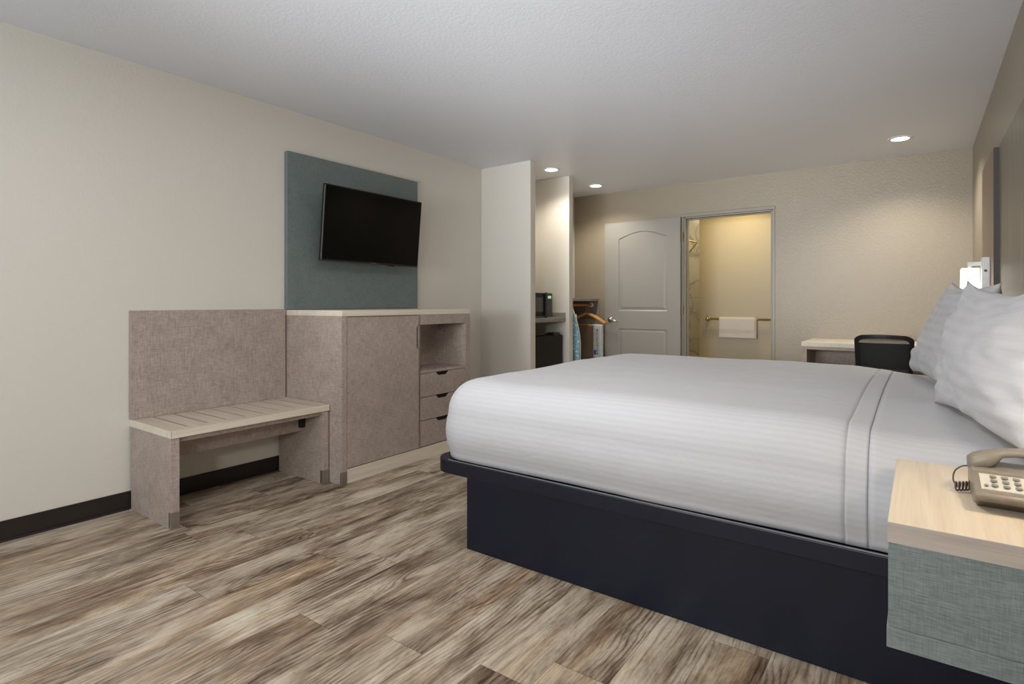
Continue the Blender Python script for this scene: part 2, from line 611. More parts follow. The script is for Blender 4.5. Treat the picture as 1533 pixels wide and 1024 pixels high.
# open door leaf lying back against the wall
def door_leaf():
    x0, x1, yf, yb_, z1 = -3.035, -2.125, 6.075, 6.11, 2.065
    t = thing('door_1', 'open grey two-panel bathroom door swung back against the wall', 'door', (x0, yb_, 0))
    t['kind'] = 'structure'
    t.name = 'door_1'
    # panel outlines
    def arch(xa, xb, za, zb, rise, n=14):
        pts = [(xa, za), (xb, za), (xb, zb)]
        for i in range(1, n):
            f = i / n
            pts.append((xb + (xa - xb) * f, zb + rise * math.sin(PI * f)))
        pts.append((xa, zb))
        return pts
    def inset(pts, d):
        cx = sum(p[0] for p in pts) / len(pts)
        cz = sum(p[1] for p in pts) / len(pts)
        w_ = max(abs(p[0] - cx) for p in pts)
        h_ = max(abs(p[1] - cz) for p in pts)
        return [(cx + (p[0] - cx) * (1 - d / w_), cz + (p[1] - cz) * (1 - d / h_)) for p in pts]
    ups = arch(-2.86, -2.27, 1.03, 1.87, 0.075)
    los = arch(-2.86, -2.27, 0.24, 0.825, 0.0, 2)
    bm = bmesh.new()
    outer = [(x0, 0.008), (x1, 0.008), (x1, z1), (x0, z1)]
    def ring(pts, y):
        return [bm.verts.new((p[0], y, p[1])) for p in pts]
    O = ring(outer, yf)
    holes = []
    for pts in (ups, los):
        r0 = ring(pts, yf)
        r1 = ring(inset(pts, 0.012), yf + 0.009)
        r2 = ring(inset(pts, 0.026), yf + 0.009)
        r3 = ring(inset(pts, 0.045), yf + 0.002)
        for A, B in ((r0, r1), (r1, r2), (r2, r3)):
            n = len(A)
            for i in range(n):
                bm.faces.new([A[i], A[(i + 1) % n], B[(i + 1) % n], B[i]])
        bm.faces.new(r3)
        holes.append(r0)
    edges = []
    def ed(a, b_):
        e = bm.edges.get((a, b_))
        return e or bm.edges.new((a, b_))
    for lp in [O] + holes:
        for i in range(len(lp)):
            edges.append(ed(lp[i], lp[(i + 1) % len(lp)]))
    bmesh.ops.triangle_fill(bm, edges=edges, use_beauty=True)
    Bk = ring(outer, yb_)
    for i in range(4):
        bm.faces.new([O[i], O[(i + 1) % 4], Bk[(i + 1) % 4], Bk[i]])
    bm.faces.new(Bk[::-1])
    m = MB()
    m.bm.free()
    m.bm = bm
    m.build('door_leaf', M['doorp'], t)
    # lever handle
    h = MB().lathe([(0.033, 0), (0.033, -0.006), (0.026, -0.012), (0.012, -0.014), (0.012, -0.045)], (-2.962, yf, 0.925), 24, 'y')
    h.tube([(-2.962, yf - 0.045, 0.925), (-2.93, yf - 0.05, 0.922), (-2.88, yf - 0.048, 0.912), (-2.85, yf - 0.044, 0.905)], [0.011, 0.011, 0.009, 0.007])
    h.build('door_handle', M['chrome'], t, smooth=True)
    for z in (0.25, 1.05, 1.85):
        MB().tube([(x1 + 0.012, yf + 0.028, z - 0.045), (x1 + 0.012, yf + 0.028, z + 0.045)], 0.007).build('hinge', M['brass'], t, smooth=False)
door_leaf()

# ------------------------------------------------------------------ bathroom beyond the doorway
BY = 7.2
struct(MB().box(-2.27, BY, 0, -0.6, BY + 0.1, ZC).build('wall_bathroom_back', M['bathwall']))
struct(MB().box(-0.7, YB + T, 0, -0.6, BY, ZC).build('wall_bathroom_right', M['bathwall']))
struct(MB().box(-3.5, 8.1, 0, -2.17, 8.2, ZC).box(-3.6, YB + T, 0, -3.5, 8.2, ZC).box(-2.27, BY + 0.1, 0, -2.17, 8.1, ZC).build('wall_shower', M['marble']))
struct(MB().box(-3.6, YB + T, -0.1, -0.6, 8.2, 0).build('floor_bathroom', M['bathfloor']))
struct(MB().box(-3.6, YB + T, ZC, -0.6, 8.2, ZC + 0.1).build('ceiling_bathroom', M['ceil']))
light('AREA', 'bathroom_ceiling_lamp', (-1.75, 6.65, 2.40), 9.5, (1.0, 0.80, 0.42), shape='DISK', size=0.3)
light('AREA', 'shower_lamp', (-2.75, 7.5, 2.40), 5, (1.0, 0.84, 0.52), shape='DISK', size=0.2)

t = thing('towel_bar', 'polished metal towel bar on the bathroom wall through the doorway', 'towel bar', (-2.155, BY, 0.915))
zb = 0.925
MB().tube([(-2.15, BY - 0.055, zb), (-1.26, BY - 0.055, zb)], 0.014, 16).build('rail', M['brass'], t, smooth=True)
for x in (-2.155, -1.255):
    MB().lathe([(0.035, 0), (0.035, -0.008), (0.016, -0.016), (0.014, -0.04), (0.022, -0.05), (0.018, -0.072), (0.006, -0.075)], (x, BY, zb), 20, 'y').build('mounting_post', M['brass'], t, smooth=True)
# towel: two folded layers over the rail
def towel(x0, x1, yc, r, zf, zbk, name):
    def fn(u, v):
        x = x0 + (x1 - x0) * u
        lf, lb = zb - zf, zb - zbk
        tot = lf + PI * r + lb
        d = v * tot
        wv = 0.003 * math.sin(u * 17 + v * 3)
        if d < lf:
            return (x, yc - r + wv * (1 - d / lf), zf + d)
        if d < lf + PI * r:
            a = (d - lf) / r
            return (x, yc - r * math.cos(a), zb + r * math.sin(a))
        return (x, yc + r, zb - (d - lf - PI * r))
    return fn
tw = thing('folded_towel', 'white folded hand towel hanging over the metal towel bar', 'towel', (-1.795, BY - 0.055, zb))
MB().grid(towel(-2.005, -1.585, BY - 0.055, 0.028, 0.70, 0.74, ''), 24, 60).build('outer_fold', M['towel'], tw, smooth=True, solid=0.009)
MB().grid(towel(-1.80, -1.572, BY - 0.055, 0.0175, 0.695, 0.75, ''), 14, 60).build('inner_fold', M['towel'], tw, smooth=True, solid=0.003)
for z in (0.775, 0.79, 0.805):
    MB().box(-2.004, BY - 0.0875, z, -1.586, BY - 0.0835, z + 0.004).build('woven_band', M['towel'], tw)
MB().tube([(-3.1, 7.9, 2.15), (-2.524, 7.9, 1.971), (-2.46, 7.4, 1.80), (-2.49, 7.2, 1.72)], 0.011).build('shower_rod', plain('bronze_metal', (150, 120, 72), 0.3, 0.8))
sr = bpy.data.objects['shower_rod']
tag(sr, 'bent bronze metal rod in the marble shower, left of the doorway gap', 'rod')

# ------------------------------------------------------------------ recessed ceiling lights
lbl = ['round recessed ceiling light above the microwave niche', 'round recessed ceiling light near the open bathroom door', 'round recessed ceiling light at the right above the desk']
for ((x, y), p), lb in zip(DOWN, lbl):
    t = thing('recessed_light', lb, 'ceiling light', (x, y, ZC), 'recessed ceiling lights')
    MB().lathe([(0.062, -0.0005), (0.092, -0.0005), (0.092, -0.003), (0.086, -0.006), (0.064, -0.006), (0.062, -0.0005)][1:], (x, y, ZC), 40).build('trim_ring', M['whitem'], t, smooth=False)
    MB().lathe([(0.060, -0.0062), (0.060, -0.0075), (0.001, -0.0085)], (x, y, ZC), 40).build('lens', M['lamp'], t, smooth=True)
    light('SPOT', 'down_light_beam', (x, y, ZC - 0.02), p * 4.2, (1, 0.93, 0.80), (0, 0, 0), spot_size=math.radians(138), spot_blend=0.7, shadow_soft_size=0.06)

# ------------------------------------------------------------------ TV wall panel and TV
bx('tv_wall_panel', M['teal'], None, XL, 2.184, 1.078, -3.452, 3.399, 2.150, 0.001)
tag(bpy.data.objects['tv_wall_panel'], 'teal grey linen wall panel behind the television', 'wall panel')


def tv():
    yc, hw, hh = 2.812, 0.458, 0.264
    xc, zc = -3.295, 1.676
    tilt = math.atan2(0.05, 0.53)
    t = thing('television', 'black flat-screen television tilted on the teal wall panel', 'television', (XL + 0.038, yc, zc))
    def tr(o):
        # tilt about local y axis (through the screen centre)
        off = Vector((xc, yc, zc)) - world_loc(t)
        R = Matrix.Translation(off) @ Matrix.Rotation(tilt, 4, 'Y') @ Matrix.Translation(-off)
        o.data.transform(R)
    a = MB().box(xc - 0.03, yc - hw, zc - hh, xc - 0.001, yc + hw, zc + hh).build('bezel', M['blackp'], t, bevel=0.004)
    tr(a)
    tr(MB().box(xc - 0.002, yc - hw + 0.009, zc - hh + 0.013, xc + 0.0006, yc + hw - 0.009, zc + hh - 0.009).build('screen', M['screen'], t))
    tr(MB().box(xc - 0.07, yc - hw + 0.12, zc - hh + 0.05, xc - 0.028, yc + hw - 0.12, zc + hh - 0.1).build('rear_housing', M['blackm'], t, bevel=0.01))
    # silver side trim
    tr(MB().box(xc - 0.006, yc - hw - 0.0022, zc - hh + 0.01, xc - 0.001, yc - hw + 0.001, zc + hh - 0.01).build('edge_trim', M['silver'], t))
    tr(MB().box(xc - 0.02, yc + 0.16, zc - hh - 0.006, xc - 0.004, yc + 0.21, zc - hh + 0.001).build('sensor', M['blackm'], t))
    tr(MB().box(xc - 0.012, yc - 0.03, zc + hh - 0.0005, xc - 0.002, yc + 0.03, zc + hh + 0.001).build('top_badge', M['silver'], t))
    cu = bpy.data.curves.new('maker_lettering', 'FONT')
    cu.body = 'SAMSUNG'
    cu.size = 0.0125
    cu.align_x = 'CENTER'
    cu.extrude = 0.0004
    tmp = bpy.data.objects.new('tmp', cu)
    C.objects.link(tmp)
    dg = bpy.context.evaluated_depsgraph_get()
    me = bpy.data.meshes.new_from_object(tmp.evaluated_get(dg))
    bpy.data.objects.remove(tmp)
    me.materials.clear()
    me.materials.append(M['silver'])
    o = bpy.data.objects.new('maker_lettering', me)
    C.objects.link(o)
    o.parent = t
    # text x -> +y , text y -> z, normal -> +x
    me.transform(Matrix(((0, 0, 1, xc + 0.0005), (1, 0, 0, yc), (0, 1, 0, zc - hh + 0.0025), (0, 0, 0, 1))))
    me.transform(Matrix.Translation(-world_loc(t)))
    tr(o)
    m = MB().box(XL + 0.038, yc - 0.11, zc - 0.1, XL + 0.052, yc + 0.11, zc + 0.1).box(XL + 0.05, yc - 0.09, zc - 0.03, xc - 0.055, yc - 0.06, zc + 0.02).box(XL + 0.05, yc + 0.06, zc - 0.03, xc - 0.055, yc + 0.09, zc + 0.02)
    m.build('wall_bracket', M['blackm'], t, bevel=0.002)
tv()

# ------------------------------------------------------------------ luggage bench
def bench():
    y0, y1, xf, zt, zu = 1.262, 2.180, -2.99, 0.487, 0.450
    t = thing('luggage_bench', 'low luggage bench with slatted pale top and taupe linen backboard', 'bench', (-3.24, 1.72, 0))
    MB().box(XL + 0.001, 1.257, zt + 0.001, XL + 0.03, 2.175, 1.080).build('backboard', M['linen'], t, bevel=0.0015)
    gy = [1.365, 1.469, 1.571, 1.675, 1.779, 1.882, 1.988, 2.088]
    m = MB()
    edges = [y0] + gy + [y1]
    for i in range(9):
        a = edges[i] + (0.004 if i else 0)
        c = edges[i + 1] - (0.004 if i < 8 else 0)
        m.box(XL + 0.03, a, zt - 0.012, -3.058, c, zt)
    m.box(-3.058, y0, zt - 0.012, xf, y1, zt)
    m.box(XL + 0.0, y0, zu, xf, y1, zt - 0.012)
    m.box(XL + 0.0, y0, zt - 0.012, XL + 0.03, y1, zt)
    m.build('slatted_top', M['seatwood'], t)
    m = MB()
    for y in gy:
        m.box(XL + 0.03, y - 0.0045, zt - 0.0119, -3.058, y + 0.004, zt - 0.0015)
    m.build('slots', M['slot'], t)
    # pale edge banding
    MB().box(xf, y0 - 0.0012, zu, xf + 0.0015, y1, zt).box(XL, y0 - 0.0015, zu, xf + 0.0015, y0, zt).build('edge_band', M['creamwood'], t)
    for a, c in ((1.262, 1.302), (2.134, 2.176)):
        lg = MB().box(XL + 0.0185, a, 0, xf - 0.004, c, zu).build('side_panel', M['linen'], t, bevel=0.001)
        MB().box(xf - 0.0045, a - 0.0005, 0.0, xf - 0.002, c + 0.0005, 0.083).box(xf - 0.02, a - 0.0012, 0, xf - 0.004, a, 0.083).build('corner_guard', M['steel'], lg, bevel=0.0008)
        MB().box(xf - 0.026, a - 0.0012, 0.002, xf - 0.021, a + 0.001, 0.080).build('guard_gap', M['dark'], lg)
    MB().box(-3.03, 1.302, 0.424, -3.012, 2.134, zu).build('front_apron', M['linen'], t)
    MB().box(-3.22, 1.302, 0.306, -3.20, 2.134, zu).build('cross_rail', M['linen'], t)
    MB().box(-3.20, 2.100, 0.33, -3.172, 2.134, 0.41).build('bracket', M['blackp'], t, bevel=0.003)
bench()

# ------------------------------------------------------------------ dresser cabinet
def cabinet():
    y0, y1, xf = 2.186, 3.403, -2.875
    t = thing('dresser_cabinet', 'taupe linen cabinet with tall door, open niche and drawers under pale top', 'cabinet', (-3.18, 2.79, 0))
    MB().box(XL + 0.001, y0, 1.039, xf + 0.002, y1, 1.075).build('top', M['creamwood'], t, bevel=0.002)
    m = MB()
    m.box(XL + 0.019, y0, 0, xf, 2.2245, 1.039)          # near side panel
    m.box(XL + 0.019, 3.351, 0, xf, y1, 1.039)           # far side panel
    m.box(XL + 0.02, 2.2245, 0.09, -3.44, 3.351, 1.039)   # back
    m.box(XL + 0.02, 2.2245, 0.075, xf - 0.02, 3.351, 0.092)
    m.box(-3.44, 2.8440, 0.092, xf - 0.001, 2.857, 1.039)    # divider behind the gap
    m.box(-3.44, 2.857, 0.967, xf, 3.351, 1.039)          # rail above niche
    m.box(-3.44, 2.857, 0.617, xf, 3.351, 0.636)          # niche floor
    m.box(-3.19, 2.857, 0.636, -3.17, 3.351, 0.967)       # niche back
    m.box(-3.44, 2.2245, 1.034, xf - 0.004, 2.844, 1.039)
    m.build('carcass', M['linen'], t, bevel=0.0008)
    MB().box(-3.1, 2.2245, 0.0, xf - 0.004, 3.351, 0.0885).build('plinth', M['creamwood'], t, bevel=0.001)
    # door with cut finger pull
    ya, yb_, za, zb_ = 2.2285, 2.842, 0.094, 1.032
    pts = [(ya, za), (yb_, za), (yb_, 0.785), (2.822, 0.81), (2.822, 0.945), (yb_, 0.972), (yb_, zb_), (ya, zb_)]
    MB().prism(pts, 'x', xf - 0.019, xf).build('door', M['linen'], t, bevel=0.001)
    bx('pull_recess', M['dark'], t, xf - 0.05, 2.80, 0.78, xf - 0.0195, 2.8435, 0.98, 0)
    # drawers with cut pulls
    for k, (a, c) in enumerate(((0.449, 0.6135), (0.282, 0.4445), (0.096, 0.2775))):
        q0, q1, n0, n1 = 2.860, 3.348, 3.02, 3.17
        pts = [(q0, a), (q1, a), (q1, c), (n1, c), (n1 - 0.026, c - 0.026), (n0 + 0.026, c - 0.026), (n0, c), (q0, c)]
        d = MB().prism(pts, 'x', xf - 0.019, xf).build('drawer', M['linen'], t, bevel=0.001)
        MB().box(xf - 0.05, n0 - 0.01, c - 0.03, xf - 0.0195, n1 + 0.01, c + 0.001).build('pull_recess', M['dark'], d)
    MB().box(xf - 0.0015, 2.1855, 0, xf + 0.0015, 2.225, 0.078).build('corner_guard', M['steel'], t, bevel=0.0006)
    MB().box(xf - 0.012, 2.1848, 0.003, xf - 0.006, 2.187, 0.076).build('guard_gap', M['dark'], t)
    MB().box(xf, 2.8440, 0.092, xf + 0.0006, 2.8565, 1.036).build('divider_edge', M['steel'], t)
cabinet()

# ------------------------------------------------------------------ microwave niche
bx('niche_counter', M['counter'], None, XL + 0.001, 4.386, 0.932, -2.972, 5.059, 0.972, 0.003)
tag(bpy.data.objects['niche_counter'], 'grey-tan counter shelf in the niche under the microwave', 'shelf')
bx('niche_backsplash', M['counter'], None, XL + 0.001, 5.046, 0.973, -2.976, 5.059, 1.022, 0.001)
tag(bpy.data.objects['niche_backsplash'], 'low grey splash strip standing on the niche counter at the right', 'backsplash')


def microwave():
    xf, y0, y1, z0, z1 = -3.06, 4.47, 4.93, 0.985, 1.223
    t = thing('microwave_oven', 'small black microwave oven on the niche counter', 'microwave', (-3.25, 4.7, 0.972))
    MB().box(-3.40, y0, z0, xf - 0.02, y1, z1).build('body', M['blackp'], t, bevel=0.004)
    MB().box(xf - 0.02, y0, z0, xf, 4.805, z1).build('door', M['blackp'], t, bevel=0.004)
    MB().box(xf, y0 + 0.05, z0 + 0.05, xf + 0.0015, 4.755, z1 - 0.045).build('window', M['greyglass'], t)
    MB().box(xf + 0.002, 4.782, z0 + 0.01, xf + 0.030, 4.800, z1 + 0.004).build('handle', plain('dark_grey_handle', (62, 60, 66), 0.3), t, bevel=0.004)
    p = MB().box(xf - 0.02, 4.807, z0, xf, y1, z1).build('control_panel', plain('grey_black_panel', (52, 50, 50), 0.35), t, bevel=0.003)
    MB().box(xf, 4.84, z1 - 0.055, xf + 0.001, 4.905, z1 - 0.028).build('display', M['green'], p)
    m = MB()
    for r in range(4):
        for c_ in range(3):
            m.box(xf, 4.84 + c_ * 0.024, z0 + 0.05 + r * 0.024, xf + 0.0012, 4.857 + c_ * 0.024, z0 + 0.065 + r * 0.024)
    m.build('keypad', M['greyglass'], p)
    for yy in (y0 + 0.04, y1 - 0.05):
        for xx in (-3.36, xf - 0.05):
            MB().lathe([(0.012, -0.013), (0.014, 0.001)], (xx, yy, z0), 12).build('foot', M['blackm'], t)
microwave()


def fridge():
    xf, y0, y1 = -2.995, 4.50, 5.03
    t = thing('mini_fridge', 'black mini fridge under the niche counter', 'fridge', (-3.25, 4.76, 0))
    MB().box(-3.46, y0, 0.015, xf - 0.05, y1, 0.80).build('body', M['blackm'], t, bevel=0.006)
    MB().box(xf - 0.047, y0, 0.03, xf, y1, 0.795).build('door', M['blackm'], t, bevel=0.008)
    MB().box(xf - 0.09, 4.86, 0.796, xf - 0.003, y1 - 0.05, 0.822).build('hinge_cover', plain('blue_black_plastic', (24, 26, 42), 0.4), t, bevel=0.004)
    MB().lathe([(0.008, 0), (0.008, 0.014), (0.004, 0.018)], (xf - 0.015, y1 - 0.03, 0.795), 12).build('hinge_cap', M['chrome'], t, smooth=True)
    for yy in (y0 + 0.05, y1 - 0.05):
        for xx in (-3.42, xf - 0.09):
            MB().lathe([(0.02, -0.015), (0.02, 0.002)], (xx, yy, 0.015), 12).build('foot', M['blackp'], t)
    MB().box(-3.30, 4.55, 0.8005, xf - 0.10, 4.83, 0.812).build('paper_tray', M['yellow'], None, bevel=0.002)  # thin olive slab painting the shine on the fridge's top edge
    tag(bpy.data.objects['paper_tray'], 'flat olive tray lying on top of the black mini fridge', 'tray')
fridge()

# ------------------------------------------------------------------ closet shelf, rod, hangers
def closet():
    t = thing('hat_shelf', 'grey closet shelf with wooden rod beyond the second partition', 'shelf', (-3.3, 5.65, 1.14))
    MB().box(XL + 0.001, 5.139, 1.145, -3.157, 6.149, 1.178).build('shelf_board', M['counter'], t, bevel=0.002)
    br = MB().prism([(XL + 0.001, 0.93), (-3.20, 0.93), (-3.165, 1.145), (XL + 0.001, 1.145)], 'y', 6.125, 6.149).build('end_bracket', plain('grey_bracket', (118, 112, 106), 0.5), t, bevel=0.001)
    MB().tube([(-3.240, 5.14, 1.100), (-3.240, 6.12, 1.100)], 0.016, 16).build('rod', M['rodw'], t, smooth=True)
    MB().lathe([(0.03, 0), (0.03, -0.018), (0.021, -0.022)], (-3.240, 6.124, 1.100), 24, 'y').build('rod_socket', M['whitem'], t, smooth=True)
closet()


def hanger(y, label, dx=0):
    zr = 1.100
    cx = -3.240
    hz = 0.968
    t = thing('wooden_hanger', label, 'hanger', (cx, y, hz), 'wooden hangers on the closet rod')
    pts = []
    for i in range(15):
        a = PI * 1.15 - i / 14 * PI * 1.35
        pts.append((cx + 0.021 * math.cos(a), y, zr + 0.0 + 0.021 * math.sin(a)))
    pts += [(cx + 0.004, y, zr - 0.035), (cx, y, zr - 0.06), (cx, y, hz + 0.03)]
    MB().tube(pts, 0.0022, 8).build('hook', M['brass'], t, smooth=True)
    # shoulder bars
    w_ = 0.232
    def bar(sg):
        m = MB()
        P = []
        for i in range(11):
            f = i / 10
            P.append((cx + sg * (0.006 + f * w_), y, hz + 0.03 - 0.075 * f - 0.04 * f * f))
        m.tube(P, [0.011 + 0.004 * math.sin(PI * min(1, i / 10 * 1.1)) for i in range(11)], 10)
        return m
    for sg in (1, -1):
        bar(sg).build('shoulder_bar', M['hangerw'], t, smooth=True)
    MB().tube([(cx - w_ + 0.008, y, hz - 0.108), (cx + w_ - 0.008, y, hz - 0.108)], 0.0075, 10).build('trouser_bar', M['hangerw'], t, smooth=True)
    return t


hanger(5.99, 'honey wooden hanger on the rod, nearer of the two, holding the cloth bag')
hanger(6.045, 'honey wooden hanger on the rod, behind the nearer one')
# cloth bag folded over the trouser bar
def drape(x0, x1, zlow, r, wob, zc_):
    def fn(u, v):
        x = x0 + (x1 - x0) * u
        L = zc_ - zlow
        tot = 2 * L + PI * r
        d = v * tot
        wv = wob * math.sin(u * 9 + 1)
        if d < L:
            return (x, 5.99 - r + wv * (1 - d / L), zlow + d)
        if d < L + PI * r:
            a = (d - L) / r
            return (x, 5.99 - r * math.cos(a), zc_ + r * math.sin(a))
        return (x, 5.99 + r + wv * 0.5 * min(1, (d - L - PI * r) / L), zc_ - (d - L - PI * r))
    return fn
zc_ = 0.968 - 0.108
MB().grid(drape(-3.425, -3.075, 0.30, 0.0095, 0.004, zc_), 20, 50).build('laundry_bag', M['bagm'], smooth=True, solid=0.0015)
tag(bpy.data.objects['laundry_bag'], 'taupe cloth bag folded over the nearer wooden hanger', 'bag')
t = thing('laundry_card', 'white printed laundry slip with blue logo hanging on the wooden hanger', 'card', (-3.08, 5.97, 0.86))
cd = MB().grid(drape(-3.140, -3.020, 0.46, 0.0125, 0.0, zc_), 4, 40)
cd.build('card_sheet', M['card'], t, smooth=True, solid=0.0008)
yq = 5.99 - 0.0125 - 0.0014
MB().box(-3.133, yq, 0.515, -3.076, yq + 0.0006, 0.565).build('blue_print', M['blue'], t)
MB().box(-3.096, yq - 0.0005, 0.525, -3.083, yq + 0.0001, 0.555).build('white_print', M['whitem'], t)
MB().prism([(-3.10, 0.80), (-3.082, 0.82), (-3.075, 0.80), (-3.085, 0.785)], 'y', yq, yq + 0.0006).build('blue_mark', M['blue'], t)
cu = bpy.data.curves.new('lettering', 'FONT')
cu.body = 'LAUNDRY'
cu.size = 0.052
cu.extrude = 0.0002
tmp = bpy.data.objects.new('tmp', cu)
C.objects.link(tmp)
me = bpy.data.meshes.new_from_object(tmp.evaluated_get(bpy.context.evaluated_depsgraph_get()))
bpy.data.objects.remove(tmp)
me.materials.clear()
me.materials.append(plain('grey_ink', (120, 124, 130), 0.6))
o = bpy.data.objects.new('lettering', me)
C.objects.link(o)
o.parent = t
me.transform(Matrix(((0, -1, 0, -3.070), (0, 0, -1, yq), (1, 0, 0, 0.575), (0, 0, 0, 1))))
me.transform(Matrix.Translation(-world_loc(t)))


def ironing_board():
    t = thing('ironing_board', 'folded ironing board with blue patterned cover hung beyond the second partition', 'ironing board', (-3.1, 5.26, 0.05))
    zt = 1.155
    xa, xb = -3.26, -2.905
    pts = []
    n = 26
    def right(f):  # 0 bottom .. 1 top
        if f > 0.55:
            q = (f - 0.55) / 0.45
            return xb - 0.14 * q ** 1.9
        return xb - 0.02 * (1 - f / 0.55) * 0.4
    R = [(right(i / n), 0.05 + (zt - 0.05) * i / n) for i in range(n + 1)]
    Lf = [(xa + xb - right(i / n), 0.05 + (zt - 0.05) * i / n) for i in range(n, -1, -1)]
    m = MB().prism(R + Lf, 'y', 5.215, 5.243)
    m.build('padded_cover', M['bluecov'], t, bevel=0.01, seg=3)
    m = MB().prism([(x * 0.985 + 0.985 * 0 - 0.015 * 3.08, z) for x, z in R + Lf], 'y', 5.2435, 5.262)
    m.build('metal_deck', M['whitem'], t, bevel=0.003)
    for sg in (1, -1):
        MB().tube([(-3.08 + sg * 0.10, 5.275, 1.0), (-3.08 + sg * 0.12, 5.275, 0.2), (-3.08 + sg * 0.12, 5.275, 0.08)], 0.010).build('leg', M['whitem'], t, smooth=True)
    MB().tube([(-3.08 - 0.1, 5.205, 1.0), (-3.08, 5.17, 1.06), (-3.08 + 0.1, 5.205, 1.0)], 0.006).box(-3.11, 5.139, 1.04, -3.05, 5.175, 1.075).build('hook', M['whitem'], t)
ironing_board()

# ------------------------------------------------------------------ bed
BX0, BX1 = -1.672, XR - 0.005
def rrect(x0, y0, x1, y1, r, n=10, corners=(1, 1, 1, 1)):
    pts = []
    for (cx, cy, a0), on in zip(((x0 + r, y0 + r, PI), (x1 - r, y0 + r, 1.5 * PI), (x1 - r, y1 - r, 0), (x0 + r, y1 - r, 0.5 * PI)), corners):
        if on:
            for i in range(n + 1):
                a = a0 + i / n * PI / 2
                pts.append((cx + r * math.cos(a), cy + r * math.sin(a)))
        else:
            pts.append((cx + r * (1 if math.cos(a0 + PI / 4) > 0 else -1), cy + r * (1 if math.sin(a0 + PI / 4) > 0 else -1)))
    return pts


def bed():
    t = thing('platform_bed', 'navy black platform bed base with rounded overhanging deck', 'bed', (-0.7, 2.83, 0))
    MB().box(BX0, 1.957, 0.001, 0.349, 3.71, 0.363).build('base', M['navy'], t, bevel=0.002)
    DK = (-1.795, 1.857, 0.333, 3.83)
    MB().prism(rrect(*DK, 0.09, 10, (1, 0, 0, 1)), 'z', 0.363, 0.422).build('deck', M['navyedge'], t, bevel=0.004)
    m = MB()
    m.prism([(-1.79, 1.862), (0.33, 1.862), (0.33, 1.868), (-1.70, 1.868), (-1.70, 1.862)][1:4] + [(-1.70, 1.862)], 'z', 0.422, 0.4245)
    m.build('deck_edge_trim', M['silver'], t)
    # headboard
    hb = thing('headboard', 'tall grey olive wooden headboard panel on the right wall', 'headboard', (0.36, 2.9, 0.4))
    MB().box(0.350, 1.87, 0.43, XR - 0.0005, 4.021, 1.975).build('board', M['headb'], hb, bevel=0.0005)
    return t
bed()


def side_panel(y0, y1, name, label):
    t = thing(name, label, 'wall panel', (XR, (y0 + y1) / 2, 0.4), None)
    MB().box(0.3265, y0, 0.30, XR - 0.0005, y1, 1.968).build('board', M['slab'], t, bevel=0.0005)
    MB().box(0.3262, y0 - 0.0012, 0.30, XR - 0.0005, y0, 1.968).build('dark_edge', M['slabedge'], t)
side_panel(4.022, 4.71, 'sconce_panel', 'narrow tan wood wall panel behind the wall lamp beyond the pillows')


def sconce(yb, label, group=None):
    # reading lamp: plate, arm, square glass shade
    t = thing('wall_sconce', label, 'wall lamp', (0.3262, yb + 0.05, 1.25), group)
    MB().box(0.290, yb, 1.06, 0.3260, yb + 0.10, 1.385).build('back_plate', M['whitem'], t, bevel=0.004)
    MB().box(0.228, yb + 0.04, 1.340, 0.292, yb + 0.062, 1.362).box(0.228, yb + 0.04, 1.322, 0.246, yb + 0.062, 1.341).build('arm', M['whitem'], t, bevel=0.002)
    m = MB()
    z0, z1 = 1.11, 1.326
    A = [(0.197, yb + 0.02), (0.282, yb + 0.02), (0.282, yb + 0.105), (0.197, yb + 0.105)]
    bm = m.bm
    k = 0.004
    lo = [bm.verts.new((x + (k if x > 0.24 else -k), y + (k if y > yb + 0.06 else -k), z0)) for x, y in A]
    hi = [bm.verts.new((x, y, z1)) for x, y in A]
    bm.faces.new(lo[::-1])
    bm.faces.new(hi)
    for i in range(4):
        bm.faces.new([lo[i], lo[(i + 1) % 4], hi[(i + 1) % 4], hi[i]])
    m.build('shade', M['shade'], t, bevel=0.006, seg=3)
    MB().lathe([(0.007, 0), (0.007, -0.006), (0.004, -0.010)], (0.306, yb, 1.307), 12, 'y').build('switch', M['phoned'], t)
    light('POINT', 'sconce_glow', (0.24, yb + 0.0625, 1.08), SCONCE_W * (1 if yb > 3 else 0.45), (1, 0.86, 0.68), shadow_soft_size=0.04)
    return t
sconce(4.20, 'white wall lamp with glowing square glass shade, above the pillows')
sconce(1.40, 'white wall lamp with glowing square glass shade, above the desk phone')

